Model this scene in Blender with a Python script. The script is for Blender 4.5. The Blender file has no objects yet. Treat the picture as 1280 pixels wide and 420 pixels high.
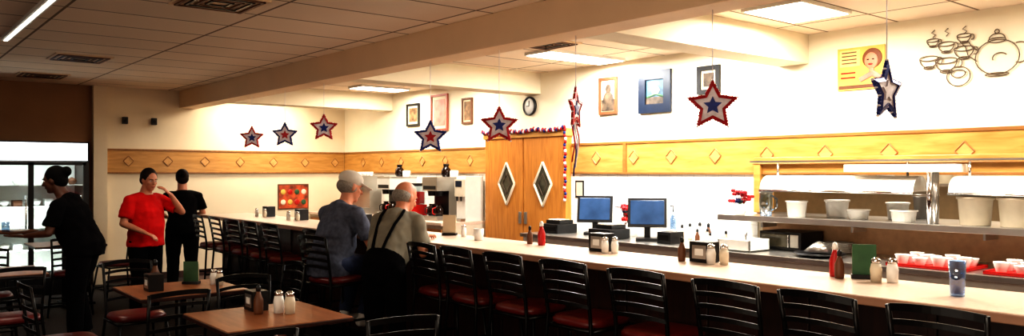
import bpy, math, random
from mathutils import Vector, Matrix
random.seed(7)
scene = bpy.context.scene
V = Vector

# ------------------------------------------------------------------ materials
def lin(c):
    o = []
    for x in c[:3]:
        x = x/255.0
        o.append(x/12.92 if x <= 0.04045 else ((x+0.055)/1.055)**2.4)
    return o
def M(name, col, rough=.5, metal=0.0, var=.08, scale=14, bump=0.0, emit=None, es=0.0, spec=None, trans=0.0):
    m = bpy.data.materials.new(name); m.use_nodes = True
    nt = m.node_tree; b = nt.nodes['Principled BSDF']
    c = lin(col)
    tc = nt.nodes.new('ShaderNodeTexCoord')
    nz = nt.nodes.new('ShaderNodeTexNoise'); nz.inputs['Scale'].default_value = scale; nz.inputs['Detail'].default_value = 3
    nt.links.new(tc.outputs['Object'], nz.inputs['Vector'])
    rp = nt.nodes.new('ShaderNodeValToRGB')
    rp.color_ramp.elements[0].position = .3; rp.color_ramp.elements[1].position = .7
    rp.color_ramp.elements[0].color = [max(0, x*(1-var)) for x in c]+[1]
    rp.color_ramp.elements[1].color = [min(1, x*(1+var)) for x in c]+[1]
    nt.links.new(nz.outputs['Fac'], rp.inputs['Fac'])
    nt.links.new(rp.outputs['Color'], b.inputs['Base Color'])
    b.inputs['Roughness'].default_value = rough
    b.inputs['Metallic'].default_value = metal
    if spec is not None: b.inputs['Specular IOR Level'].default_value = spec
    if trans: b.inputs['Transmission Weight'].default_value = trans
    if emit is not None:
        b.inputs['Emission Color'].default_value = lin(emit)+[1]
        b.inputs['Emission Strength'].default_value = es
    if bump:
        bp = nt.nodes.new('ShaderNodeBump'); bp.inputs['Strength'].default_value = bump; bp.inputs['Distance'].default_value = .01
        nt.links.new(nz.outputs['Fac'], bp.inputs['Height']); nt.links.new(bp.outputs['Normal'], b.inputs['Normal'])
    return m
def WOOD(name, c1, c2, axis='Y', rough=.4, scale=2.0):
    m = bpy.data.materials.new(name); m.use_nodes = True
    nt = m.node_tree; b = nt.nodes['Principled BSDF']
    tc = nt.nodes.new('ShaderNodeTexCoord'); mp = nt.nodes.new('ShaderNodeMapping')
    s = [12, 12, 12]; s['XYZ'.index(axis)] = 1.6
    mp.inputs['Scale'].default_value = s
    nt.links.new(tc.outputs['Object'], mp.inputs['Vector'])
    nz = nt.nodes.new('ShaderNodeTexNoise'); nz.inputs['Scale'].default_value = scale; nz.inputs['Detail'].default_value = 6
    nz.inputs['Distortion'].default_value = .6
    nt.links.new(mp.outputs[0], nz.inputs['Vector'])
    rp = nt.nodes.new('ShaderNodeValToRGB')
    rp.color_ramp.elements[0].position = .33; rp.color_ramp.elements[1].position = .66
    rp.color_ramp.elements[0].color = lin(c1)+[1]; rp.color_ramp.elements[1].color = lin(c2)+[1]
    nt.links.new(nz.outputs['Fac'], rp.inputs['Fac']); nt.links.new(rp.outputs['Color'], b.inputs['Base Color'])
    b.inputs['Roughness'].default_value = rough
    return m
def GRID(name, col, mortar, axes, w, h, ms=.012, offset=0.0, rough=.5, var=.05, bump=.3):
    m = bpy.data.materials.new(name); m.use_nodes = True
    nt = m.node_tree; b = nt.nodes['Principled BSDF']
    tc = nt.nodes.new('ShaderNodeTexCoord'); sp = nt.nodes.new('ShaderNodeSeparateXYZ'); cb = nt.nodes.new('ShaderNodeCombineXYZ')
    nt.links.new(tc.outputs['Object'], sp.inputs[0])
    nt.links.new(sp.outputs['XYZ'.index(axes[0])], cb.inputs[0]); nt.links.new(sp.outputs['XYZ'.index(axes[1])], cb.inputs[1])
    br = nt.nodes.new('ShaderNodeTexBrick'); br.offset = offset
    br.inputs['Scale'].default_value = 1; br.inputs['Brick Width'].default_value = w; br.inputs['Row Height'].default_value = h
    br.inputs['Mortar Size'].default_value = ms; br.inputs['Mortar Smooth'].default_value = .2
    c = lin(col)
    br.inputs['Color1'].default_value = [x*(1-var) for x in c]+[1]; br.inputs['Color2'].default_value = [min(1, x*(1+var)) for x in c]+[1]
    br.inputs['Mortar'].default_value = lin(mortar)+[1]
    nt.links.new(cb.outputs[0], br.inputs['Vector']); nt.links.new(br.outputs['Color'], b.inputs['Base Color'])
    b.inputs['Roughness'].default_value = rough
    bp = nt.nodes.new('ShaderNodeBump'); bp.inputs['Strength'].default_value = bump; bp.inputs['Distance'].default_value = .005; bp.invert = True
    nt.links.new(br.outputs['Fac'], bp.inputs['Height']); nt.links.new(bp.outputs['Normal'], b.inputs['Normal'])
    return m
def GLASS(name, tint=(235, 245, 250), mixf=.12):
    m = bpy.data.materials.new(name); m.use_nodes = True
    nt = m.node_tree; nt.nodes.remove(nt.nodes['Principled BSDF']); out = nt.nodes['Material Output']
    t = nt.nodes.new('ShaderNodeBsdfTransparent'); t.inputs[0].default_value = lin(tint)+[1]
    g = nt.nodes.new('ShaderNodeBsdfGlossy'); g.inputs['Roughness'].default_value = .05
    mx = nt.nodes.new('ShaderNodeMixShader'); mx.inputs[0].default_value = mixf
    nt.links.new(t.outputs[0], mx.inputs[1]); nt.links.new(g.outputs[0], mx.inputs[2]); nt.links.new(mx.outputs[0], out.inputs[0])
    return m

cream = M('cream_paint', (226, 212, 186), .7, var=.03, scale=3)
cream2 = M('cream_paint_upper', (232, 222, 198), .7, var=.03, scale=3)
brownwall = M('brown_paint', (150, 112, 80), .7, var=.06, scale=3)
beamm = M('beam_paint', (230, 202, 168), .6, var=.04, scale=2)
tilew = GRID('white_tile', (236, 234, 226), (214, 208, 196), 'YZ', .15, .1, .003, rough=.25)
ceil_m = GRID('ceiling_tile', (238, 220, 198), (124, 104, 84), 'XY', 1.22, .61, .012, rough=.9)
carpet = M('carpet', (34, 24, 20), .95, var=.35, scale=60, bump=.4)
kfloor = GRID('quarry_tile', (80, 58, 50), (50, 38, 32), 'XY', .3, .3, .01, rough=.6)
oak = WOOD('oak', (172, 124, 62), (196, 148, 84), 'Y', .35)
oakx = WOOD('oak_x', (172, 124, 62), (196, 148, 84), 'X', .35)
oakz = WOOD('oak_z', (176, 112, 46), (198, 134, 62), 'Z', .4)
oakdk = WOOD('oak_dark', (136, 92, 44), (156, 108, 56), 'Y', .4)
oakmd = WOOD('oak_light_trim', (184, 138, 80), (204, 158, 96), 'Y', .4)
darkwood = WOOD('dark_wood', (40, 19, 13), (60, 30, 20), 'Z', .45)
lamin = M('laminate_top', (222, 198, 178), .3, var=.07, scale=40)
lamedge = M('laminate_edge', (160, 120, 96), .4, var=.06)
tabletop = WOOD('table_top', (134, 82, 50), (158, 102, 64), 'Y', .35)
black = M('black_metal', (14, 11, 11), .35, .3, var=.15)
blackp = M('black_plastic', (22, 21, 22), .4, var=.15)
redv = M('red_vinyl', (96, 22, 20), .35, var=.12)
steel = M('stainless', (190, 187, 182), .28, .9, var=.06, scale=5)
chrome = M('chrome', (215, 215, 215), .12, 1.0, var=.03)
white = M('white_ceramic', (236, 234, 228), .3, var=.03)
whitep = M('white_plastic', (228, 226, 218), .45, var=.03)
offw = M('offwhite_plastic', (216, 204, 182), .5, var=.05)
redp = M('red_plastic', (180, 24, 20), .35, var=.08)
bluep = M('blue_tinsel', (28, 42, 110), .35, .3, var=.25, scale=60)
redt = M('red_tinsel', (160, 24, 34), .35, .3, var=.25, scale=60)
silv = M('silver_foil', (214, 206, 210), .4, .1, var=.14, scale=40)
greenp = M('green_card', (54, 92, 58), .5, var=.15)
yell = M('yellow_paper', (206, 172, 84), .6, var=.08)
brownp = M('brown_paint2', (104, 64, 38), .5, var=.15)
bluefr = M('blue_frame', (20, 32, 52), .35, var=.2)
screen = M('screen', (44, 66, 96), .15, var=.3, scale=6, emit=(90, 120, 160), es=.1)
screen2 = M('picture_art', (70, 108, 130), .5, var=.6, scale=9)
artw = M('art_print', (130, 100, 70), .6, var=.6, scale=14)
artd = M('art_print_dark', (76, 62, 48), .6, var=.7, scale=12)
artp = M('art_pink', (196, 134, 118), .6, var=.25, scale=10)
artor = M('art_food', (170, 74, 38), .5, var=.7, scale=9)
matw = M('mat_board', (210, 196, 168), .7, var=.02)
wire = M('dark_wire', (96, 78, 62), .5, .2, var=.1)
glass = GLASS('clear_glass')
bglass = GLASS('blue_glass', (190, 215, 240), .3)
kglass = M('window_dark_glass', (84, 80, 66), .1, var=.5, scale=8)
coffee = M('coffee', (30, 14, 8), .1, var=.1)
heatw = M('heat_lamp_white', (240, 236, 226), .3, var=.02)
lampm = M('lamp_diffuser', (255, 250, 240), .5, var=.01, emit=(255, 248, 236), es=7)
lampd = M('lamp_diffuser_dim', (255, 240, 215), .5, var=.01, emit=(255, 246, 232), es=3)
signl = M('cooler_sign', (250, 250, 250), .4, var=.02, emit=(235, 242, 250), es=2.0)
skin = M('skin', (196, 132, 102), .5, var=.06, scale=30)
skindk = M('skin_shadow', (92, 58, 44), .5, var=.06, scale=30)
eyew = M('eye_white', (225, 215, 205), .2, var=.02)
iris = M('iris', (50, 35, 25), .2, var=.1)
lipm = M('lips', (150, 76, 70), .5, var=.05)
hairb = M('hair_black', (12, 9, 8), .8, var=.3, scale=80, bump=.4, spec=.15)
hairbr = M('hair_brown', (34, 21, 15), .7, var=.3, scale=80, bump=.6, spec=.2)
hairg = M('hair_grey', (140, 132, 122), .6, var=.2, scale=80, bump=.6)
capw = M('cap_white', (208, 200, 188), .7, var=.05)
clb = M('cloth_black', (13, 11, 13), .95, var=.2, scale=20, bump=.2, spec=.1)
clred = M('cloth_red', (205, 20, 22), .85, var=.1, scale=12, bump=.2, spec=.2)
clgrey = M('cloth_grey', (128, 122, 108), .85, var=.08, scale=12, bump=.2, spec=.2)
clblue = M('cloth_bluegrey', (84, 88, 102), .85, var=.25, scale=30, bump=.2, spec=.2)
jeans = M('denim', (34, 44, 72), .85, var=.2, scale=40, bump=.2)
shoe = M('shoe', (24, 20, 18), .5, var=.1)
shoew = M('shoe_white', (210, 205, 198), .5, var=.05)

# ------------------------------------------------------------------ mesh builder
def frame(t, side):
    t = t.normalized(); a = side - t*side.dot(t)
    if a.length < 1e-4: a = V((0, 1, 0)) - t*t.y
    if a.length < 1e-4: a = V((1, 0, 0))
    a.normalize(); return a, t.cross(a)
def loft(pts, rad, side=V((1, 0, 0)), n=16, cap='round'):
    pts = [V(p) for p in pts]; side = V(side)
    rad = [(r, r) if not isinstance(r, (tuple, list)) else r for r in rad]
    rings = []; N = len(pts)
    def tan(i):
        if i == 0: return (pts[1]-pts[0]).normalized()
        if i == N-1: return (pts[-1]-pts[-2]).normalized()
        return ((pts[i+1]-pts[i]).normalized()+(pts[i]-pts[i-1]).normalized()).normalized()
    if cap == 'round':
        t = tan(0); r = min(rad[0])
        for a in (75, 50, 25):
            A = math.radians(a); rings.append((pts[0]-t*r*math.sin(A), t, rad[0][0]*math.cos(A), rad[0][1]*math.cos(A)))
    for i in range(N): rings.append((pts[i], tan(i), rad[i][0], rad[i][1]))
    if cap == 'round':
        t = tan(N-1); r = min(rad[-1])
        for a in (25, 50, 75):
            A = math.radians(a); rings.append((pts[-1]+t*r*math.sin(A), t, rad[-1][0]*math.cos(A), rad[-1][1]*math.cos(A)))
    vs = []; fs = []
    for (p, t, ra, rb) in rings:
        a, b = frame(t, side)
        for k in range(n):
            th = 2*math.pi*k/n; vs.append(p+a*ra*math.cos(th)+b*rb*math.sin(th))
    for i in range(len(rings)-1):
        for k in range(n):
            k2 = (k+1) % n; fs.append((i*n+k, i*n+k2, (i+1)*n+k2, (i+1)*n+k))
    fs.append(tuple(reversed(range(n)))); L = (len(rings)-1)*n; fs.append(tuple(range(L, L+n)))
    return vs, fs
def ellip(c, r, n=20, m=12, rot=None):
    c = V(c); vs = [V((0, 0, -r[2]))]; fs = []
    for i in range(1, m):
        ph = -math.pi/2+math.pi*i/m
        for k in range(n):
            th = 2*math.pi*k/n
            vs.append(V((r[0]*math.cos(ph)*math.cos(th), r[1]*math.cos(ph)*math.sin(th), r[2]*math.sin(ph))))
    vs.append(V((0, 0, r[2]))); T = len(vs)-1
    for k in range(n): fs.append((0, 1+(k+1) % n, 1+k))
    for i in range(m-2):
        for k in range(n):
            a = 1+i*n+k; b = 1+i*n+(k+1) % n; fs.append((a, b, b+n, a+n))
    for k in range(n): fs.append((T, 1+(m-2)*n+k, 1+(m-2)*n+(k+1) % n))
    if rot is not None: vs = [rot @ v for v in vs]
    return [v+c for v in vs], fs

class B:
    def __init__(s, name): s.name = name; s.v = []; s.f = []; s.mi = []; s.sm = []; s.mats = []
    def add(s, vf, mat, smooth=True, mx=None):
        vs, fs = vf
        if mat not in s.mats: s.mats.append(mat)
        k = s.mats.index(mat); o = len(s.v)
        for v in vs: s.v.append((mx @ V(v)) if mx is not None else V(v))
        for f in fs: s.f.append(tuple(i+o for i in f)); s.mi.append(k); s.sm.append(smooth)
        return s
    def box(s, lo, hi, mat, mx=None):
        x0, y0, z0 = lo; x1, y1, z1 = hi
        vs = [(x0, y0, z0), (x1, y0, z0), (x1, y1, z0), (x0, y1, z0), (x0, y0, z1), (x1, y0, z1), (x1, y1, z1), (x0, y1, z1)]
        fs = [(3, 2, 1, 0), (4, 5, 6, 7), (0, 1, 5, 4), (1, 2, 6, 5), (2, 3, 7, 6), (3, 0, 4, 7)]
        return s.add((vs, fs), mat, False, mx)
    def cyl(s, p0, p1, r0, r1, mat, n=16, mx=None):
        return s.add(loft([p0, p1], [r0, r1], n=n, cap='flat'), mat, True, mx)
    def tube(s, pts, r, mat, n=8, mx=None, side=(1, 0, 0)):
        return s.add(loft(pts, [r]*len(pts), side=V(side), n=n, cap='flat'), mat, True, mx)
    def sph(s, c, r, mat, n=16, m=10, mx=None):
        if not isinstance(r, (tuple, list)): r = (r, r, r)
        return s.add(ellip(c, r, n, m), mat, True, mx)
    def lathe(s, c, prof, mat, n=20, mx=None):
        c = V(c); vs = []; fs = []
        for (r, z) in prof:
            for k in range(n):
                th = 2*math.pi*k/n; vs.append(c+V((r*math.cos(th), r*math.sin(th), z)))
        for i in range(len(prof)-1):
            for k in range(n):
                k2 = (k+1) % n; fs.append((i*n+k, i*n+k2, (i+1)*n+k2, (i+1)*n+k))
        fs.append(tuple(reversed(range(n)))); L = (len(prof)-1)*n; fs.append(tuple(range(L, L+n)))
        return s.add((vs, fs), mat, True, mx)
    def prism(s, poly, y0, y1, mat, mx=None):
        n = len(poly); vs = [(p[0], y0, p[1]) for p in poly]+[(p[0], y1, p[1]) for p in poly]
        fs = [tuple(range(n)), tuple(reversed(range(n, 2*n)))]
        for k in range(n): k2 = (k+1) % n; fs.append((k, k+n, k2+n, k2))
        return s.add((vs, fs), mat, False, mx)
    def mesh(s):
        me = bpy.data.meshes.new(s.name); me.from_pydata([tuple(v) for v in s.v], [], s.f)
        for m in s.mats: me.materials.append(m)
        me.polygons.foreach_set('material_index', s.mi); me.polygons.foreach_set('use_smooth', s.sm)
        me.update(); return me
    def done(s, loc=(0, 0, 0), rz=0, bevel=0, parent=None):
        return place(s.name, s.mesh(), loc, rz, bevel, parent)
def place(name, me, loc=(0, 0, 0), rz=0, bevel=0, parent=None):
    o = bpy.data.objects.new(name, me); scene.collection.objects.link(o)
    o.location = loc; o.rotation_euler = (0, 0, math.radians(rz))
    if bevel:
        b = o.modifiers.new('bevel', 'BEVEL'); b.width = bevel; b.segments = 2; b.limit_method = 'ANGLE'; b.angle_limit = math.radians(50)
    if parent: o.parent = parent
    return o

# ------------------------------------------------------------------ room shell
CZ = 2.83
b = B('floor'); b.box((-3, -2, -.1), (6.75, 12.75, 0), carpet); b.done()
b = B('floor_service'); b.box((3.97, -1.9, .0), (6.6, 12.6, .004), kfloor); b.done()
b = B('ceiling'); b.box((-3, -2, CZ), (6.75, 12.75, CZ+.1), ceil_m); b.done()
b = B('wall_right')
b.box((6.6, 4.31, 0), (6.75, 12.75, CZ), cream2); b.box((6.6, 1.0, 1.71), (6.75, 4.31, CZ), cream2)
b.box((6.6, 1.0, 0), (6.75, 4.31, 1.19), tilew); b.box((6.6, -2, 0), (6.75, 1.0, CZ), cream2)
b.box((6.588, 4.36, 0), (6.6, 6.92, 1.585), tilew); b.box((6.588, 8.45, 0), (6.6, 12.6, 1.585), tilew)
b.done()
b = B('wall_back'); b.box((2.7, 12.6, 0), (6.6, 12.75, CZ), cream); b.box((-3, 12.6, 0), (2.7, 12.75, CZ), brownwall)
b.box((2.62, 12.5, 0), (2.8, 12.6, CZ), cream); b.done()
b = B('wall_left'); b.box((-3.1, -2, 0), (-3, 12.75, CZ), brownwall); b.done()
b = B('wall_front'); b.box((-3, -2.1, 0), (6.75, -2, CZ), brownwall); b.done()
b = B('beam_main'); b.box((3.82, -2, 2.57), (4.08, 12.6, CZ), beamm); b.done(bevel=.006)
for y in (3.84, 7.46, 11.0):
    b = B('beam_cross'); b.box((4.08, y, 2.57), (6.6, y+.3, CZ), cream2); b.done(bevel=.005)
b = B('fill_window_1')  # made-up window on the unseen left wall, housing for the fill light
pane = M('fill_pane', (220, 225, 230), .3, var=.05, emit=(255, 240, 220), es=1.0)  # glowing pane of the added window
b.box((-2.99, -1.0, .9), (-2.97, 3.2, 2.3), pane)
for yy in (-1.05, .35, 1.75, 3.15): b.box((-3, yy, .85), (-2.94, yy+.08, 2.35), oakdk)
b.box((-3, -1.05, .82), (-2.92, 3.23, .9), oakdk); b.box((-3, -1.05, 2.3), (-2.94, 3.23, 2.38), oakdk); b.done()

def diamond(b, c, w, h, nrm, mat, fill):
    pts = [(w, 0), (0, h), (-w, 0), (0, -h)]
    P = []
    for (a, z) in pts:
        P.append(V((c[0], c[1]+a, c[2]+z)) if nrm == 'X' else V((c[0]+a, c[1], c[2]+z)))
    for i in range(4):
        b.tube([P[i], P[(i+1) % 4]], .007, mat, 6)
    b.add((P, [(0, 1, 2, 3)]), fill, False)
b = B('trim_band_right'); z0, z1 = 1.585, 1.93
for (ya, yb) in ((-1.9, 6.88), (8.5, 12.58)):
    b.box((6.575, ya, z0), (6.6, yb, z1), oak)
    b.box((6.565, ya, z1-.02), (6.6, yb, z1+.008), oakdk); b.box((6.565, ya, z0-.008), (6.6, yb, z0+.015), oakdk)
for y in [2.53-.57*3, 2.53-.57*2, 2.53-.57, 2.53, 3.11, 3.67, 4.25, 4.83, 5.38, 5.9, 6.47, 8.9, 9.5, 10.1, 10.7, 11.3, 11.9]:
    diamond(b, (6.572, y, 1.76), .07, .075, 'X', oakdk, oakmd)
b.box((6.56, 6.0, z0-.01), (6.6, 6.05, z1+.01), oakdk)
b.done(bevel=.003)
b = B('trim_band_back')
b.box((2.8, 12.575, z0), (6.57, 12.6, z1), oakx)
b.box((2.8, 12.565, z1-.02), (6.57, 12.6, z1+.008), oakdk); b.box((2.8, 12.565, z0-.008), (6.57, 12.6, z0+.015), oakdk)
for i in range(7): diamond(b, (3.1+i*.55, 12.572, 1.76), .07, .075, 'Y', oakdk, oakmd)
b.done(bevel=.003)
b = B('baseboard_back'); b.box((2.8, 12.58, 0), (6.58, 12.6, .1), darkwood); b.done()
for x in (3.05, 3.45):
    b = B('wall_speaker'); b.box((x-.035, 12.54, 2.30), (x+.035, 12.6, 2.40), blackp); b.cyl((x, 12.532, 2.35), (x, 12.545, 2.35), .025, .025, black); b.done(bevel=.004)

kw = M('kitchen_wall', (206, 184, 154), .6, var=.06)
b = B('wall_kitchen')
b.box((9.0, -.5, 0), (9.1, 6, 2.83), kw); b.box((6.75, 5.9, 0), (9, 6, 2.83), kw); b.box((6.75, -.6, 0), (9, -.5, 2.83), kw)
b.done()
b = B('floor_kitchen'); b.box((6.75, -.6, -.1), (9.1, 6, 0), kfloor); b.done()
b = B('ceiling_kitchen'); b.box((6.75, -.6, 2.83), (9.1, 6, 2.93), kw); b.done()
b = B('kitchen_wall_shelf')
b.box((8.6, 1.0, 1.45), (9.0, 5.0, 1.48), steel); b.box((8.55, .6, .88), (9.0, 5.4, .92), steel); b.box((8.62, .6, .0), (9.0, 5.4, .88), steel)
for yy in (1.3, 2.2, 3.1, 4.0, 4.8):
    b.box((8.62, yy, 1.36), (8.98, yy+.02, 1.45), steel)
    b.lathe((8.8, yy+.2, 1.48), [(.05, 0), (.12, .14), (.125, .15)], white)
    b.lathe((8.8, yy+.5, 1.48), [(.09, 0), (.09, .22), (.08, .23)], offw)
b.done()
b = B('trim_pass_through')
b.box((6.54, 1.0, 1.68), (6.77, 4.37, 1.735), oak); b.box((6.535, 1.0, 1.67), (6.6, 4.38, 1.682), oakdk); b.box((6.54, 4.3, 1.22), (6.77, 4.37, 1.68), oak); b.done(bevel=.004)

b = B('door_1')
b.box((6.50, 6.98, .02), (6.59, 7.67, 2.03), oakz); b.box((6.50, 7.69, .02), (6.59, 8.38, 2.03), oakz)
for yc in (7.30, 8.0):
    w, h = .16, .27
    b.add(([(6.493, yc-w, 1.45), (6.493, yc, 1.45+h), (6.493, yc+w, 1.45), (6.493, yc, 1.45-h)], [(3, 2, 1, 0)]), kglass, False)
    P = [V((6.49, yc-w, 1.45)), V((6.49, yc, 1.45+h)), V((6.49, yc+w, 1.45)), V((6.49, yc, 1.45-h))]
    for i in range(4): b.tube([P[i], P[(i+1) % 4]], .016, offw, 6)
    w *= .5; h *= .5
    P = [V((6.488, yc-w, 1.45)), V((6.488, yc, 1.45+h)), V((6.488, yc+w, 1.45)), V((6.488, yc, 1.45-h))]
    for i in range(4): b.tube([P[i], P[(i+1) % 4]], .005, wire, 6)
b.box((6.485, 7.0, .05), (6.5, 7.65, .3), steel); b.box((6.485, 7.71, .05), (6.5, 8.36, .3), steel)
b.box((6.487, 7.6, .95), (6.5, 7.65, 1.1), steel); b.box((6.487, 7.71, .95), (6.5, 7.76, 1.1), steel)
b.done(bevel=.003)
b = B('trim_door')
b.box((6.5, 6.9, 0), (6.6, 6.98, 2.1), oakz); b.box((6.5, 8.38, 0), (6.6, 8.46, 2.1), oakz); b.box((6.48, 6.88, 2.03), (6.6, 8.48, 2.12), oak)
b.done(bevel=.004)
b = B('patriotic_garland')
for i in range(60):
    f = i/59; y = 6.88+1.62*f; z = 2.13-.025*abs(math.sin(f*math.pi*3))
    b.sph((6.46, y, z+.008*math.sin(i*2.3)), (.016, .022, .024), [redt, bluep, redt, silv][i % 4], 8, 6)
b.tube([(6.46, 6.88+1.62*i/20, 2.13-.025*abs(math.sin(i/20*math.pi*3))) for i in range(21)], .006, redt)
for i in range(24): b.sph((6.46, 6.87+.01*math.sin(i*1.4), 2.1-i*.036), (.016, .02, .022), [redt, bluep, redt, silv][i % 4], 8, 6)
b.done()

# ------------------------------------------------------------------ ceiling fixtures
def ceil_light(x, y, w, d, em, power, col, nm='ceiling_light_panel'):
    b = B(nm)
    b.box((-w/2, -d/2, -.03), (w/2, d/2, -.001), whitep)
    b.box((-w/2+.02, -d/2+.02, -.034), (w/2-.02, d/2-.02, -.03), em)
    b.done((x, y, CZ))
    if power:
        L = bpy.data.lights.new('panel_lamp', 'AREA'); L.shape = 'RECTANGLE'; L.size = w*.95; L.size_y = d*.95; L.energy = power
        L.color = col
        o = bpy.data.objects.new('panel_lamp', L); scene.collection.objects.link(o); o.location = (x, y, CZ-.045)
WH = (1, .94, .84)
ceil_light(5.5, 3.3, .7, .5, lampm, 62, WH)
ceil_light(5.5, 1.2, 1.2, .6, lampm, 56, WH)
ceil_light(5.9, 6.1, 1.1, .4, lampm, 74, (.98, .98, .96))
ceil_light(5.75, 4.8, .7, .4, lampm, 68, (.99, .97, .93))
ceil_light(5.9, 10.2, .8, .4, lampm, 36, WH)
ceil_light(5.7, 8.6, 1.0, .4, lampm, 34, WH)
ceil_light(5.0, 12.0, 1.2, .5, lampm, 30, (1, .9, .74))
ceil_light(1.07, 7.4, .07, 2.4, lampd, 16, (1, .88, .72), 'ceiling_strip_light')
ceil_light(-1.0, 4.5, .6, 1.2, lampd, 12, (1, .86, .68))  # out-of-frame panel added to light the dining side
ceil_light(1.6, 1.2, .6, 1.2, lampd, 32, (1, .88, .72))  # unseen panel, added for fill over the dining room
def vent(x, y, s=.55, z=CZ):
    b = B('ceiling_vent')
    b.box((-s/2, -s/2, -.012), (s/2, s/2, -.001), beamm)
    for i in range(4):
        k2 = s/2-.03-i*.055
        for (a, c) in (((-k2, -k2), (k2, -k2+.02)), ((-k2, k2-.02), (k2, k2)), ((-k2, -k2), (-k2+.02, k2)), ((k2-.02, -k2), (k2, k2))):
            b.box((a[0], a[1], -.022), (c[0], c[1], -.012), black if i % 2 else brownp)
    b.done((x, y, z))
vent(1.88, 9.6); vent(1.84, 11.6); vent(2.04, 5.8); vent(5.1, 5.7, .5)

# ------------------------------------------------------------------ counters
b = B('lunch_counter')
b.box((3.35, .2, 1.03), (3.97, 10.25, 1.07), lamin); b.box((3.345, .2, 1.028), (3.36, 10.25, 1.066), lamedge)
b.box((3.62, .25, .0), (3.9, 10.2, 1.03), darkwood)
y = .3
while y < 10.1:
    b.box((3.605, y, .1), (3.62, y+.04, 1.0), darkwood); y += .6
b.box((3.6, .25, .0), (3.62, 10.2, .12), black)
b.box((3.9, .25, .55), (3.96, 10.2, .58), steel)
b.done(bevel=.004)
b = B('back_counter')
b.box((5.75, .2, .88), (6.585, 6.85, .92), steel); b.box((5.8, .2, 0.004), (6.585, 6.85, .88), whitep)
for i in range(8):
    b.box((5.785, .3+i*.82, .12), (5.8, .3+i*.82+.76, .82), steel)
    b.tube([(5.77, .45+i*.82, .72), (5.77, .9+i*.82, .72)], .008, chrome)
b.done(bevel=.004)
b = B('back_counter')
b.box((5.85, 8.55, .9), (6.585, 12.5, .94), lamin); b.box((5.9, 8.55, 0.004), (6.585, 12.5, .9), offw)
for i in range(5): b.box((5.885, 8.6+i*.78, .1), (5.9, 8.6+i*.78+.72, .85), oakz)
b.done(bevel=.004)
b = B('pass_through_shelf')
b.box((6.1, .9, 1.17), (7.0, 4.45, 1.21), steel); b.box((6.09, .9, 1.165), (6.1, 4.45, 1.215), steel)
for yy in (1.2, 2.3, 3.3, 4.15): b.box((6.35, yy, 1.1), (6.58, yy+.02, 1.17), steel)
b.done(bevel=.003)
b = B('wall_backsplash'); b.box((6.582, .9, .92), (6.598, 4.3, 1.19), M('splash', (198, 160, 122), .35, .2, var=.1)); b.done()

def heatlamp(y0, y1):
    b = B('food_heat_lamp')
    n = 14; vs = []; fs = []
    for (yy) in (y0, y1):
        for k in range(n+1):
            a = math.pi*k/n; vs.append(V((6.33-.13*math.cos(a), yy, 1.45+.12*math.sin(a))))
    for k in range(n): fs.append((k, k+1, k+n+2, k+n+1))
    fs.append(tuple(range(n+1))); fs.append(tuple(reversed(range(n+1, 2*n+2))))
    b.add((vs, fs), heatw); b.box((6.2, y0, 1.43), (6.46, y1, 1.45), steel)
    b.tube([(6.33, y0+.1, 1.45+.1), (6.33, y0+.1, 1.68)], .01, chrome); b.tube([(6.33, y1-.1, 1.55), (6.33, y1-.1, 1.68)], .01, chrome)
    b.tube([(6.195, y0, 1.44), (6.195, y1, 1.44)], .012, chrome)
    b.done()
heatlamp(2.75, 4.08); heatlamp(1.1, 2.5)
b = B('heat_lamp_rail'); b.box((6.2, 2.45, 1.60), (6.42, 3.3, 1.66), heatw); b.box((6.3, 1.0, 1.685), (6.36, 4.25, 1.70), steel)
b.cyl((6.2, 2.63, 1.212), (6.2, 2.63, 1.6), .02, .02, chrome); b.cyl((6.3, 2.63, 1.212), (6.3, 2.63, 1.6), .025, .025, steel); b.done()

def bucket(y, x=6.32, z=1.212, r=.12, h=.21, m=offw, nm='food_bucket'):
    b = B(nm); b.lathe((0, 0, 0), [(r*.82, 0), (r*.95, h*.9), (r*1.04, h*.9), (r*1.04, h), (r*.93, h), (r*.85, h*.5), (0.001, h*.48)], m, 24); b.done((x, y, z))
bucket(2.36); bucket(2.09); bucket(1.82)
bucket(3.28, 6.4, h=.08, r=.09, m=white, nm='serving_bowl'); bucket(2.88, 6.33, h=.09, r=.1, m=white, nm='serving_bowl')
bucket(3.78, 6.3, h=.14, r=.09, m=white, nm='bowl_stack'); bucket(3.05, 6.6, h=.14, r=.09, m=white, nm='bowl_stack')
bucket(3.52, 6.5, h=.15, r=.1, m=white, nm='bowl_stack'); bucket(2.95, 6.88, h=.2, r=.1, m=steel); bucket(1.6, 6.7, h=.19, r=.12, m=steel)
b = B('water_pitcher'); b.lathe((0, 0, 0), [(.05, 0), (.06, .1), (.055, .19), (.065, .22)], bglass); b.tube([(0, -.06, .18), (0, -.11, .15), (0, -.11, .08), (0, -.06, .05)], .009, bglass); b.done((6.25, 4.05, 1.212))

def flowers(loc, s=1, nm='flower_arrangement'):
    b = B(nm); b.lathe((0, 0, 0), [(.04*s, 0), (.055*s, .05*s), (.045*s, .09*s)], white)
    for i in range(26):
        a = random.random()*6.28; r = random.random()*.09*s; z = .1*s+random.random()*.1*s
        p = V((r*math.cos(a), r*math.sin(a), z)); m = [redt, silv, redp, bluep, redt][i % 5]
        b.tube([(0, 0, .06*s), tuple(p)], .003, greenp, 5)
        for k in range(5):
            q = p+V((math.cos(k*1.257), math.sin(k*1.257), .2))*.018*s; b.sph(q, .015*s, m, 6, 5)
    b.done(loc)
flowers((6.22, 4.30, 1.212), 1.1); flowers((6.36, 5.74, .922), 1.6)

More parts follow.
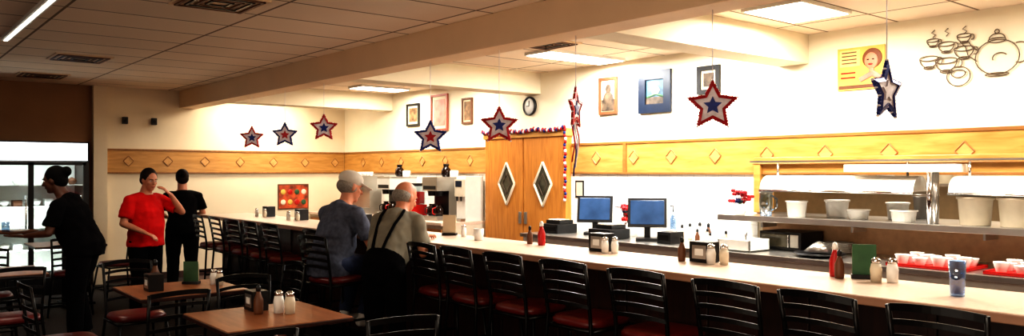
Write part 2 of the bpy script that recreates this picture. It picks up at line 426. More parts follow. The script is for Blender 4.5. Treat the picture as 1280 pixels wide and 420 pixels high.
def monitor(loc, rz):
    b = B('pos_monitor'); R = Matrix.Rotation(math.radians(-14), 4, 'X')
    T = Matrix.Translation((0, 0, .27)) @ R
    b.box((-.19, -.02, -.14), (.19, .02, .15), blackp, T); b.box((-.165, -.024, -.115), (.165, -.02, .125), screen, T)
    b.box((-.03, .0, .03), (.03, .05, .24), blackp); b.box((-.11, -.09, 0), (.11, .1, .03), blackp)
    b.done(loc, rz, bevel=.004)
monitor((6.2, 6.12, .922), -54); monitor((6.05, 5.25, .922), -50)
b = B('cash_register'); b.box((-.15, -.15, 0), (.15, .15, .1), blackp); b.box((-.13, -.16, .02), (.13, -.15, .08), black)
b.box((-.11, -.08, .1), (.11, .13, .14), blackp)
for i in range(4):
    for j in range(3): b.box((-.1+i*.05, -.06+j*.06, .14), (-.065+i*.05, -.02+j*.06, .15), offw)
me_reg = b.mesh(); place('cash_register', me_reg, (5.96, 5.68, .922), -90, .004); place('cash_register', me_reg, (6.1, 6.6, .922), -90, .004)
b = B('receipt_printer'); b.box((-.08, -.1, 0), (.08, .1, .11), blackp); b.box((-.05, -.02, .11), (.05, .02, .13), white); b.box((-.06, -.105, .03), (.06, -.1, .09), black)
b.done((6.0, 4.92, .922), -90, .005)

def rframe(name, ya, yb, za, zb, fm, art, mat=True, fw=.03):
    b = B(name); x = 6.598
    b.box((x-.03, ya, za), (x, ya+fw, zb), fm); b.box((x-.03, yb-fw, za), (x, yb, zb), fm)
    b.box((x-.03, ya+fw, za), (x, yb-fw, za+fw), fm); b.box((x-.03, ya+fw, zb-fw), (x, yb-fw, zb), fm)
    b.box((x-.012, ya+fw, za+fw), (x-.002, yb-fw, zb-fw), matw if mat else art)
    if mat:
        k = .035*(yb-ya)/.35; b.box((x-.016, ya+fw+k, za+fw+k), (x-.012, yb-fw-k, zb-fw-k), art)
    return b
rframe('picture_frame', 10.2, 10.55, 2.30, 2.64, blackp, artw).done()
rframe('picture_frame', 9.45, 9.88, 2.20, 2.73, M('frame_pink', (160, 86, 70), .5), artp).done()
rframe('picture_frame', 8.86, 9.1, 2.27, 2.63, brownp, artw, True, .025).done()
b = rframe('picture_frame', 6.15, 6.43, 2.25, 2.67, brownp, matw, False, .032)
b.sph((6.585, 6.29, 2.54), (.008, .045, .055), artd); b.sph((6.585, 6.29, 2.42), (.008, .085, .09), artd); b.box((6.58, 6.19, 2.29), (6.585, 6.39, 2.42), artd); b.done()
b = rframe('picture_frame', 5.39, 5.83, 2.23, 2.68, bluefr, screen2, False, .095)
b.box((6.583, 5.485, 2.325), (6.587, 5.735, 2.4), artd); b.sph((6.583, 5.6, 2.47), (.006, .055, .045), matw); b.add(loft([(6.584, 5.50, 2.4), (6.584, 5.6, 2.43), (6.584, 5.72, 2.4)], [(.012, .004)]*3, V((0, 0, 1)), 8), greenp); b.done()
b = rframe('picture_frame', 4.78, 5.05, 2.38, 2.66, blackp, artd, True, .045); b.done()
b = B('wall_clock'); R = Matrix.Rotation(math.radians(-90), 4, 'Y')
b.lathe((0, 0, 0), [(.12, 0), (.12, .03), (.1, .035), (.1, .02)], blackp, 28, R); b.lathe((0, 0, .02), [(.1, 0), (.1, .003)], white, 28, R)
b.box((-.03, -.004, 0), (-.026, .004, .07), black); b.box((-.03, 0, -.004), (-.026, .05, .004), black); b.done((6.598, 7.65, 2.43))
b = B('vintage_poster'); x = 6.596
ycream = M('poster_cream', (216, 190, 122), .6, var=.1)
b.box((x-.012, 3.15, 2.30), (x, 3.56, 2.66), yell); b.box((x-.014, 3.36, 2.5), (x-.012, 3.54, 2.64), ycream); b.box((x-.014, 3.16, 2.31), (x-.012, 3.55, 2.34), brownp)
b.sph((x-.012, 3.255, 2.555), (.007, .085, .085), M('poster_hair', (120, 66, 34), .6)); b.sph((x-.015, 3.262, 2.535), (.009, .06, .072), skin)
for s_ in (-.022, .022): b.sph((x-.024, 3.265+s_, 2.545), (.003, .01, .005), hairb, 8, 6)
b.sph((x-.024, 3.266, 2.505), (.003, .02, .008), redp, 8, 6); b.sph((x-.014, 3.26, 2.455), (.006, .025, .03), skin)
b.add(loft([(x-.014, 3.17, 2.37), (x-.014, 3.25, 2.43), (x-.014, 3.36, 2.38)], [(.028, .005), (.028, .006), (.022, .005)], V((0, 0, 1)), 10), artp)
for i in range(4): b.box((x-.016, 3.39, 2.615-i*.03), (x-.014, 3.52, 2.625-i*.03), brownp)
for i in range(2): b.box((x-.014, 3.4, 2.44-i*.04), (x-.012, 3.53, 2.452-i*.04), redt)
b.done()
b = B('teapot_wall_art'); X0 = 6.588
def wp(s, z): return (X0, 2.87-s, z)
def loopw(pts, r=.0038):
    P = [wp(*p) for p in pts]; b.tube(P, r, wire, 6, side=(1, 0, 0))
def ell(cx, cz, rx, rz, a0=0, a1=360, n=24): return [(cx+rx*math.cos(math.radians(a0+(a1-a0)*i/n)), cz+rz*math.sin(math.radians(a0+(a1-a0)*i/n))) for i in range(n+1)]
tx, tz = .56, 2.46
loopw(ell(tx, tz, .15, .13)); loopw(ell(tx, tz+.125, .06, .018)); loopw(ell(tx, tz+.13, .055, .045, 0, 180)); loopw(ell(tx, tz+.19, .015, .015))
loopw([(tx-.14, tz-.02), (tx-.2, tz+.03), (tx-.22, tz+.1), (tx-.25, tz+.13)]); loopw([(tx-.13, tz+.06), (tx-.17, tz+.09), (tx-.2, tz+.14), (tx-.25, tz+.13)])
loopw(ell(tx+.15, tz+.02, .07, .075, -110, 110)); loopw(ell(tx, tz-.13, .08, .012)); loopw(ell(tx+.02, tz-.01, .05, .04, 30, 200))
def cup(cx, cz, r):
    loopw(ell(cx, cz, r, r*.28)); loopw(ell(cx, cz, r, r*1.05, 180, 360)); loopw(ell(cx+r*1.15, cz-r*.35, r*.3, r*.4, -120, 120)); loopw(ell(cx, cz-r*1.05, r*.55, r*.15))
cup(.07, 2.50, .07); cup(.20, 2.47, .08); cup(.33, 2.55, .07); cup(.20, 2.60, .06); loopw(ell(.29, 2.34, .085, .075)); loopw(ell(.29, 2.36, .05, .03)); cup(.10, 2.64, .045); cup(.33, 2.65, .05)
for q in (.1, .2, .33): loopw([(q, 2.66), (q+.02, 2.68), (q-.01, 2.70), (q+.015, 2.72)])
b.done()
b = B('food_poster'); b.box((5.4, 12.585, 1.0), (5.9, 12.598, 1.38), artor); b.box((5.38, 12.59, .98), (5.92, 12.6, 1.4), brownp)
for i in range(4):
    for j in range(2): b.sph((5.47+i*.12, 12.585, 1.1+j*.17), (.045, .008, .045), [offw, yell, redp, greenp][(i+j) % 4], 12, 8)
b.done()
b = B('wall_notice'); b.box((6.58, 6.68, 1.3), (6.588, 6.82, 1.5), blackp); b.box((6.577, 6.7, 1.32), (6.58, 6.8, 1.48), matw); b.done()

# ------------------------------------------------------------------ star decorations
def starpoly(R, r, rot=90): return [((R if i % 2 == 0 else r)*math.cos(math.radians(rot+36*i)), (R if i % 2 == 0 else r)*math.sin(math.radians(rot+36*i))) for i in range(10)]
def star_mesh(outer, inner, centre, streamers=False, strlen=.4):
    b = B('star_decoration'); R = .155; r = .078
    O = starpoly(R, r); I = starpoly(R*.74, r*.74)
    vs = []; fs = []
    for (P, y) in ((O, -.008), (I, -.014), (O, .008), (I, .014)):
        for p in P: vs.append((p[0], y, p[1]))
    for k in range(10):
        k2 = (k+1) % 10
        fs += [(k, k2, 10+k2, 10+k), (20+k2, 20+k, 30+k, 30+k2), (k2, k, 20+k, 20+k2), (10+k, 10+k2, 30+k2, 30+k)]
    b.add((vs, fs), outer, False)
    b.prism(starpoly(R*.75, r*.75), -.005, .005, inner); b.prism(starpoly(R*.36, r*.34), -.012, .012, centre)
    for k in range(10):
        p, q = O[k], O[(k+1) % 10]
        for j in range(6):
            f = j/6; cx = p[0]*(1-f)+q[0]*f; cz = p[1]*(1-f)+q[1]*f
            b.sph((cx, 0, cz), (.006, .011, .006), outer if j % 3 else silv, 6, 5)
    b.tube([(0, 0, R), (0, 0, R+strlen)], .0025, silv, 5)
    if streamers:
        for i, (dx, L) in enumerate(((-.05, .32), (-.02, .42), (.02, .36), (.05, .28))):
            b.tube([(dx, .01*math.sin(j), -.06-L*j/8) for j in range(9)], .006, [redt, bluep, silv, redt][i], 5)
    return b
for (y, z, o, i, c, rz, st) in ((1.88, 2.0, bluep, silv, silv, 0, False), (2.92, 1.995, redt, silv, bluep, -50, False), (4.09, 2.05, redt, silv, bluep, 28, True),
    (4.96, 1.97, redt, silv, bluep, -36, False), (5.94, 1.91, bluep, silv, redt, -30, False), (8.02, 2.08, redt, silv, bluep, -26, False),
    (9.04, 2.04, bluep, silv, redt, -30, False), (10.06, 2.04, redt, silv, bluep, -22, False)):
    star_mesh(o, i, c, st, 2.566-z-.155).done((3.95, y, z), rz)

# ------------------------------------------------------------------ stools / chairs
def seat_mesh(name, sh, top, w=.36, foot=False):
    b = B(name); hw = w/2
    for s in (-1, 1):
        b.tube([(s*(hw+.03), -.25, 0), (s*(hw-.01), -.20, sh-.02), (s*(hw-.015), -.20, sh+.05), (s*(hw-.01), -.225, (sh+top)/2+.03), (s*(hw-.005), -.255, top-.01)], .011, black, 8)
        b.tube([(s*(hw+.03), .22, 0), (s*(hw-.02), .16, sh-.02)], .012, black, 8)
    b.tube([(-hw, -.19, sh-.03), (hw, -.19, sh-.03)], .01, black); b.tube([(-hw, .17, sh-.03), (hw, .17, sh-.03)], .01, black)
    for s in (-1, 1): b.tube([(s*hw, -.19, sh-.03), (s*hw, .17, sh-.03)], .01, black, side=(0, 0, 1))
    zz = (.3, .3, .42, .42) if foot else (.15, .15, .15, .15)
    def lp(s, front, z):
        k = z/sh; y = (.22+(.16-.22)*k) if front else (-.25+.05*k); return (s*(hw+.03-.045*k), y, z)
    b.tube([lp(-1, True, zz[0]), lp(1, True, zz[0])], .01, black); b.tube([lp(-1, False, zz[1]), lp(1, False, zz[1])], .01, black)
    for s in (-1, 1): b.tube([lp(s, True, zz[2]), lp(s, False, zz[2])], .01, black, side=(0, 0, 1))
    nS = 5 if top-sh > .3 else 4
    for i in range(nS):
        zc = sh+.11+(top-sh-.13)*i/(nS-1); yb = -.205-.05*((zc-sh)/(top-sh))**1.3; hh = .011 if i < nS-1 else .015
        n = 10; vs = []; fs = []
        for k in range(n+1):
            u = -1+2*k/n; x = u*(hw-.01); bow = .035*(1-u*u); arch = .014*(1-u*u)
            for (dy, dz) in ((-.004, -hh), (.004, -hh), (.004, hh), (-.004, hh)): vs.append((x, yb-bow+dy, zc+dz+arch))
        for k in range(n):
            for j in range(4): j2 = (j+1) % 4; fs.append((k*4+j, k*4+j2, (k+1)*4+j2, (k+1)*4+j))
        fs += [(3, 2, 1, 0), (n*4, n*4+1, n*4+2, n*4+3)]
        b.add((vs, fs), black, False)
    prof = [(.93, -.0), (1.0, .012), (1.0, .03), (.93, .048), (.7, .056), (.001, .058)]; n = 28; vs = []; fs = []
    for (k, z) in prof:
        for j in range(n):
            a = 2*math.pi*j/n; ca, sa = math.cos(a), math.sin(a); e = .55
            x = math.copysign(abs(ca)**e, ca)*(hw+.01)*k; y = math.copysign(abs(sa)**e, sa)*.195*k-.01; vs.append((x, y, sh-.02+z))
    for i in range(len(prof)-1):
        for j in range(n): j2 = (j+1) % n; fs.append((i*n+j, i*n+j2, (i+1)*n+j2, (i+1)*n+j))
    fs.append(tuple(reversed(range(n)))); b.add((vs, fs), redv)
    return b.mesh()
stool_me = seat_mesh('bar_stool', .74, 1.10, .36, True)
for y in (1.29, 1.75, 2.22, 2.78, 3.32, 3.86, 4.34, 4.76, 6.5, 7.45, 7.95, 8.45, 8.95, 9.5):
    place('bar_stool', stool_me, (3.34, y, 0), -90+random.uniform(-4, 4))
place('bar_stool', stool_me, (3.02, 5.88, 0), -80)
chair_me = seat_mesh('dining_chair', .45, .87, .38)
for (x, y, r) in ((1.42, 3.82, 4), (2.2, 3.72, -12), (2.12, 5.32, 178), (1.52, 5.34, 6), (1.12, 6.1, -88), (1.75, 6.85, 182), (2.5, 6.1, 92),
                  (.95, 7.35, 3), (.25, 7.5, -60), (.95, 8.75, 178), (.3, 8.2, -90), (.3, 5.2, -70), (1.9, 10.2, -10), (2.55, 10.9, 100), (1.2, 10.6, -80)):
    place('dining_chair', chair_me, (x, y, 0), r)
b = B('dining_table')
b.box((-.37, -.37, .72), (.37, .37, .75), tabletop); b.box((-.375, -.375, .722), (.375, .375, .745), darkwood)
b.cyl((0, 0, .03), (0, 0, .72), .04, .04, black); b.box((-.2, -.2, .7), (.2, .2, .72), black)
b.box((-.32, -.035, 0), (.32, .035, .03), black); b.box((-.035, -.32, 0), (.035, .32, .03), black)
tme = b.mesh()
for (x, y) in ((1.9, 4.6), (1.85, 6.07), (.9, 8.05), (1.95, 10.75), (-.9, 6.2)): place('dining_table', tme, (x, y, 0), 0, .004)

# ------------------------------------------------------------------ tabletop stuff
def shaker(x, y, z, m=white, s=1):
    b = B('salt_shaker'); b.lathe((0, 0, 0), [(.02*s, 0), (.023*s, .05*s), (.018*s, .075*s)], m); b.lathe((0, 0, .075*s), [(.019*s, 0), (.019*s, .015*s), (.008*s, .022*s)], chrome); b.done((x, y, z))
def ketchup(x, y, z, m=redp, nm='ketchup_bottle', s=1):
    b = B(nm); b.lathe((0, 0, 0), [(.03*s, 0), (.033*s, .02*s), (.033*s, .1*s), (.018*s, .14*s), (.014*s, .16*s)], m); b.lathe((0, 0, .16*s), [(.017*s, 0), (.017*s, .03*s), (.006*s, .045*s)], white if m is redp else blackp); b.done((x, y, z))
def menus(x, y, z, m=greenp, rz=30):
    b = B('menu_holder'); b.box((-.06, -.03, 0), (.06, .03, .02), blackp); b.box((-.055, -.012, .02), (.055, -.006, .17), m); b.box((-.055, .004, .02), (.055, .01, .15), matw); b.done((x, y, z), rz)
def napkins(x, y, z, rz=0):
    b = B('napkin_dispenser'); b.box((-.05, -.07, 0), (.05, .07, .12), blackp); b.box((-.052, -.05, .02), (-.05, .05, .1), steel); b.box((-.053, -.03, .04), (-.05, .03, .08), white); b.done((x, y, z), rz, .008)
C = 1.071
menus(3.88, 1.96, C, greenp, -60); ketchup(3.84, 2.09, C, redp, s=.85); ketchup(3.79, 2.04, C, brownp, 'sauce_bottle', .7); shaker(3.8, 1.86, C, offw, 1.2); shaker(3.84, 1.80, C, white, 1.2)
napkins(3.87, 2.92, C); shaker(3.8, 2.82, C, white, 1.2); shaker(3.84, 2.76, C, offw, 1.2); ketchup(3.80, 3.03, C, brownp, 'sauce_bottle', .7)
napkins(3.87, 3.76, C); shaker(3.78, 3.64, C, white, 1.1); shaker(3.83, 3.6, C, white, 1.1)
ketchup(3.84, 4.33, C, s=.85); ketchup(3.84, 4.46, C, brownp, 'sauce_bottle', .65); menus(3.85, 5.5, C, matw, -50); shaker(3.85, 5.3, C)
for y in (6.9, 8.3, 9.2): napkins(3.82, y, C); shaker(3.72, y+.12, C); shaker(3.72, y-.12, C, offw)
b = B('drinking_glass'); b.lathe((0, 0, 0), [(.028, 0), (.036, .15), (.033, .15), (.026, .01)], bglass, 24); b.lathe((0, 0, .01), [(.025, 0), (.03, .09)], bglass, 24); b.done((3.64, 1.43, C))
for (x, y) in ((3.74, 4.95), (3.7, 6.15)):
    b = B('coffee_mug'); b.lathe((0, 0, 0), [(.035, 0), (.04, .09), (.036, .09), (.033, .06), (.001, .06)], white); b.tube([(0, .038, .07), (0, .065, .06), (0, .065, .03), (0, .038, .02)], .005, white); b.done((x, y, C))
T = .751
menus(1.98, 6.24, T, greenp, -40); shaker(2.1, 6.1, T, white, 1.2); shaker(2.12, 6.03, T, offw, 1.2); ketchup(1.72, 6.24, T, brownp, 'sauce_bottle'); napkins(1.66, 6.06, T)
napkins(1.92, 4.82, T); shaker(1.98, 4.62, T, white, 1.4); shaker(2.02, 4.55, T, offw, 1.4); ketchup(1.87, 4.66, T, brownp, 'sauce_bottle', .85)
shaker(.95, 8.15, T)
def tray(x, y, z):
    b = B('red_tray'); b.box((-.2, -.27, 0), (.2, .27, .012), redp); b.box((-.2, -.27, .012), (-.19, .27, .022), redp); b.box((.19, -.27, .012), (.2, .27, .022), redp)
    b.box((-.2, -.27, .012), (.2, -.26, .022), redp); b.box((-.2, .26, .012), (.2, .27, .022), redp)
    for i in range(3):
        for j in range(4): b.lathe((-.12+i*.12, -.19+j*.125, .012), [(.03, 0), (.052, .055+.014*((i+j) % 2)), (.049, .055+.014*((i+j) % 2)), (.03, .02)], white, 14)
    b.done((x, y, z), 0, .003)
tray(6.0, 2.5, .922); tray(6.0, 1.85, .922)
def plates(x, y, z, n=10, r=.12, m=white):
    b = B('plate_stack')
    for i in range(n): b.lathe((0, 0, i*.012), [(r*.6, 0), (r, .012), (r, .016), (r*.6, .006)], m, 24)
    b.done((x, y, z))
plates(6.38, 3.45, .922, 7, .13); plates(6.4, 4.55, .922, 6); plates(6.42, 1.4, .922, 12)
b = B('microwave_oven'); b.box((-.2, -.18, 0), (.2, .18, .16), blackp); b.box((-.18, -.19, .03), (.08, -.18, .14), kglass); b.box((.1, -.19, .03), (.18, -.18, .14), steel); b.tube([(.09, -.2, .03), (.09, -.2, .14)], .007, chrome); b.done((6.38, 3.88, .922), -90, .006)
b = B('serving_platter'); b.lathe((0, 0, 0), [(.12, 0), (.2, .02), (.2, .03), (.12, .012)], blackp, 28); b.lathe((0, 0, .03), [(.05, 0), (.12, .01), (.05, .07), (.01, .09)], steel, 24); b.done((6.0, 3.4, .922))
for i, (x, y, m, s) in enumerate(((6.4, 4.78, brownp, .9), (6.25, 4.68, offw, .7), (6.45, 4.92, white, .9), (6.3, 5.02, offw, .8), (6.15, 4.72, brownp, .7), (6.5, 5.08, offw, .8), (6.05, 4.5, white, .6), (6.15, 4.4, offw, .7))):
    ketchup(x, y, .922, m, 'condiment_bottle', s)
b = B('soap_pump_bottle'); b.lathe((0, 0, 0), [(.035, 0), (.035, .2), (.02, .24), (.012, .27)], bglass); b.tube([(0, 0, .27), (0, 0, .33), (0, .04, .33)], .006, blackp); b.done((6.45, 5.25, .922))
b = B('storage_bin'); b.box((-.15, -.16, 0), (.15, .16, .015), whitep)
for (lo, hi) in (((-.15, -.16, 0), (-.135, .16, .1)), ((.135, -.16, 0), (.15, .16, .1)), ((-.15, -.16, 0), (.15, -.145, .1)), ((-.15, .145, 0), (.15, .16, .1))): b.box(lo, hi, whitep)
for i in range(7): b.cyl((-.08+.03*i, -.1+.03*i, .02), (-.1+.035*i, -.08+.02*i, .15), .006, .006, steel, 6)
b.done((5.96, 4.08, .922), 0, .003)

# machines left of the door
def brewer(x, y, body=steel):
    b = B('coffee_brewer')
    b.box((-.18, -.05, 0), (.18, .22, .56), body); b.box((-.18, -.25, 0), (.18, -.05, .06), body); b.box((-.18, -.25, .4), (.18, -.05, .56), body); b.box((-.18, -.25, .56), (.18, .22, .59), steel)
    b.box((-.17, -.052, .06), (.17, -.05, .4), blackp); b.box((-.15, -.253, .42), (.15, -.25, .47), blackp)
    for sx in (-.09, .09):
        b.lathe((sx, -.15, .33), [(.05, 0), (.06, .07)], blackp)
        b.lathe((sx, -.15, .06), [(.05, 0), (.07, .04), (.065, .1), (.035, .14), (.04, .16)], coffee); b.tube([(sx, -.21, .18), (sx, -.26, .16), (sx, -.26, .1), (sx, -.22, .08)], .008, blackp if sx < 0 else redp)
    b.lathe((-.08, .08, .59), [(.05, 0), (.07, .04), (.065, .1), (.035, .14), (.04, .16)], coffee); b.lathe((-.08, .08, .75), [(.042, 0), (.042, .02)], blackp)
    b.lathe((.09, .1, .59), [(.06, 0), (.06, .08), (.05, .09)], white)
    b.done((x, y, .942), -90, .006)
brewer(6.3, 9.12); brewer(6.3, 10.35, whitep)
b = B('beverage_dispenser'); b.box((-.1, -.14, 0), (.1, .16, .6), whitep); b.box((-.1, -.22, 0), (.1, -.14, .04), steel); b.box((-.09, -.18, .33), (.09, -.14, .56), offw); b.box((-.07, -.183, .46), (.07, -.18, .54), bluefr)
for i in range(2): b.cyl((-.045+.09*i, -.17, .33), (-.045+.09*i, -.17, .27), .015, .01, blackp)
b.done((6.4, 8.68, .942), -90, .01)
b = B('juice_dispenser'); b.box((-.12, -.15, 0), (.12, .15, .2), redp); b.box((-.12, -.2, 0), (.12, -.15, .03), steel); b.box((-.11, -.13, .2), (.11, .13, .46), glass); b.box((-.1, -.12, .21), (.1, .12, .38), redp); b.box((-.12, -.14, .46), (.12, .14, .5), blackp); b.cyl((0, -.15, .15), (0, -.2, .12), .012, .01, chrome)
b.done((6.1, 9.6, .942), -90, .006)
b = B('soup_warmer'); b.lathe((0, 0, 0), [(.14, 0), (.15, .22), (.13, .24), (.14, .25)], blackp, 24); b.lathe((0, 0, .25), [(.13, 0), (.1, .05), (.02, .07), (.02, .1)], steel, 24); b.done((6.2, 9.92, .942))
b = B('espresso_machine'); b.box((-.28, -.2, 0), (.28, .2, .1), steel); b.box((-.28, -.02, .1), (.28, .2, .5), steel); b.box((-.3, -.22, .42), (.3, .22, .6), steel); b.box((-.26, -.225, .46), (.26, -.22, .56), blackp)
for s in (-.13, .13): b.cyl((s, -.12, .42), (s, -.12, .36), .035, .03, chrome); b.cyl((s, -.12, .36), (s, -.28, .35), .012, .014, blackp)
for i in range(6): b.lathe((-.22+i*.085, .05, .6), [(.025, 0), (.035, .06)], white, 12)
b.done((6.25, 11.35, .942), -90, .008)
for i in range(4): bucket(11.85+i*.14, 6.2, .942, .05, .13, white, 'cup_stack')
b = B('paper_towel_dispenser'); b.box((-.12, -.1, 0), (.12, .1, .36), whitep); b.box((-.1, -.105, .02), (.1, -.1, .1), blackp); b.done((6.45, 10.8, .942), -90, .01)

# ------------------------------------------------------------------ glass-door cooler
b = B('display_cooler'); x0, x1, ya, yb = .45, 2.43, 11.85, 12.55
b.box((x0, yb-.05, .0), (x1, yb, 2.0), blackp); b.box((x0, ya, 0), (x0+.04, yb, 2.0), blackp); b.box((x1-.04, ya, 0), (x1, yb, 2.0), blackp)
b.box((x0, ya, 0), (x1, yb, .22), blackp); b.box((x0, ya, 1.74), (x1, yb, 2.0), blackp); b.box((x0+.02, ya-.012, 1.75), (x1-.02, ya, 1.98), signl)
pale = M('pale_food', (214, 206, 190), .5, var=.2, scale=10)
prod = [white, offw, whitep, pale, white, brownp, pale, white]
nd = 3; dw = (x1-x0-.08)/nd
for i in range(nd):
    xa = x0+.04+i*dw; xb = xa+dw
    for (lo, hi) in (((xa, ya-.01, .24), (xa+.03, ya+.03, 1.73)), ((xb-.03, ya-.01, .24), (xb, ya+.03, 1.73)), ((xa, ya-.01, .24), (xb, ya+.03, .29)), ((xa, ya-.01, 1.69), (xb, ya+.03, 1.73))): b.box(lo, hi, blackp)
    b.box((xa+.03, ya+.005, .29), (xb-.03, ya+.01, 1.69), glass); b.tube([(xb-.06, ya-.03, .8), (xb-.06, ya-.03, 1.3)], .01, chrome)
    for k in range(5):
        z = .3+k*.28; b.box((xa+.01, ya+.1, z), (xb-.01, yb-.06, z+.012), whitep)
        xx = xa+.09; q = 0
        while xx < xb-.08:
            m = prod[(k*3+i+int(xx*7)) % 8]
            if (k+q) % 2: b.lathe((xx, ya+.22, z+.012), [(.03, 0), (.06, .03+.03*random.random()), (.055, .07), (.0, .1)], m, 12)
            else: b.box((xx-.05, ya+.15, z+.012), (xx+.05, ya+.35, z+.07+.05*random.random()), m)
            xx += .14; q += 1
    b.box((xb-.02, ya+.04, .3), (xb+.0, ya+.07, 1.68), lampd)
b.box((x0+.05, yb-.06, .24), (x1-.05, yb-.05, 1.7), whitep)
b.done()
for z in (1.72, 1.13, .58):
    L = bpy.data.lights.new('cooler_lamp', 'AREA'); L.shape = 'RECTANGLE'; L.size = 1.8; L.size_y = .06; L.energy = 11; L.color = (1, .98, .92)
    o = bpy.data.objects.new('cooler_lamp', L); scene.collection.objects.link(o); o.location = (1.44, 11.91, z); o.rotation_euler = (math.radians(50), 0, 0)
# ------------------------------------------------------------------ people
cltex = bpy.data.textures.new('cloth_folds', 'CLOUDS'); cltex.noise_scale = .11; cltex.noise_depth = 1
def remesh(name, parts, vox, mat, parent, smooth=4, mx=None, folds=0):
    vs = []; fs = []
    for (v, f) in parts:
        o = len(vs); vs += [tuple((mx @ V(q)) if mx is not None else q) for q in v]; fs += [tuple(i+o for i in g) for g in f]
    me = bpy.data.meshes.new(name+'_src'); me.from_pydata(vs, [], fs)
    o = bpy.data.objects.new(name, me); scene.collection.objects.link(o)
    r = o.modifiers.new('r', 'REMESH'); r.mode = 'VOXEL'; r.voxel_size = vox
    s = o.modifiers.new('s', 'SMOOTH'); s.iterations = smooth; s.factor = .5
    if folds:
        d = o.modifiers.new('d', 'DISPLACE'); d.texture = cltex; d.strength = folds; d.mid_level = .4; d.texture_coords = 'LOCAL'
    dg = bpy.context.evaluated_depsgraph_get(); dg.update()
    nm = bpy.data.meshes.new_from_object(o.evaluated_get(dg)); o.modifiers.clear(); o.data = nm; nm.name = name
    nm.materials.clear(); nm.materials.append(mat)
    nm.polygons.foreach_set('use_smooth', [True]*len(nm.polygons)); o.parent = parent
    bpy.data.meshes.remove(me); return o
def hand_parts(curl, side):
    P = [loft([(0, -.01, 0), (0, .03, 0), (0, .085, 0)], [(.026, .018), (.038, .015), (.040, .012)], V((1, 0, 0)), 14)]
    for i, (x, L) in enumerate(((.031, .072), (.0105, .082), (-.0105, .076), (-.031, .060))):
        x *= side; p = V((x, .08, 0)); pts = [p]; a = math.radians(curl*.35); d = V((x*.9, 1, 0)).normalized()
        for k, seg in enumerate((.45, .3, .25)):
            p = p+V((d.x, d.y*math.cos(a), -math.sin(a)))*L*seg; pts.append(p); a += math.radians(curl*.5)
        P.append(loft(pts, [.0095, .009, .008, .007], V((1, 0, 0)), 10))
    P.append(loft([(.022*side, .015, -.004), (.048*side, .045, -.012), (.056*side, .07, -.016), (.055*side, .092, -.02)], [.014, .0115, .010, .008], V((0, 0, 1)), 10))
    return P
def basis(p, d, n):
    d = V(d).normalized(); n = V(n); n = (n-d*n.dot(d)).normalized(); x = d.cross(n)
    m = Matrix((x, d, n)).transposed().to_4x4(); m.translation = V(p); return m
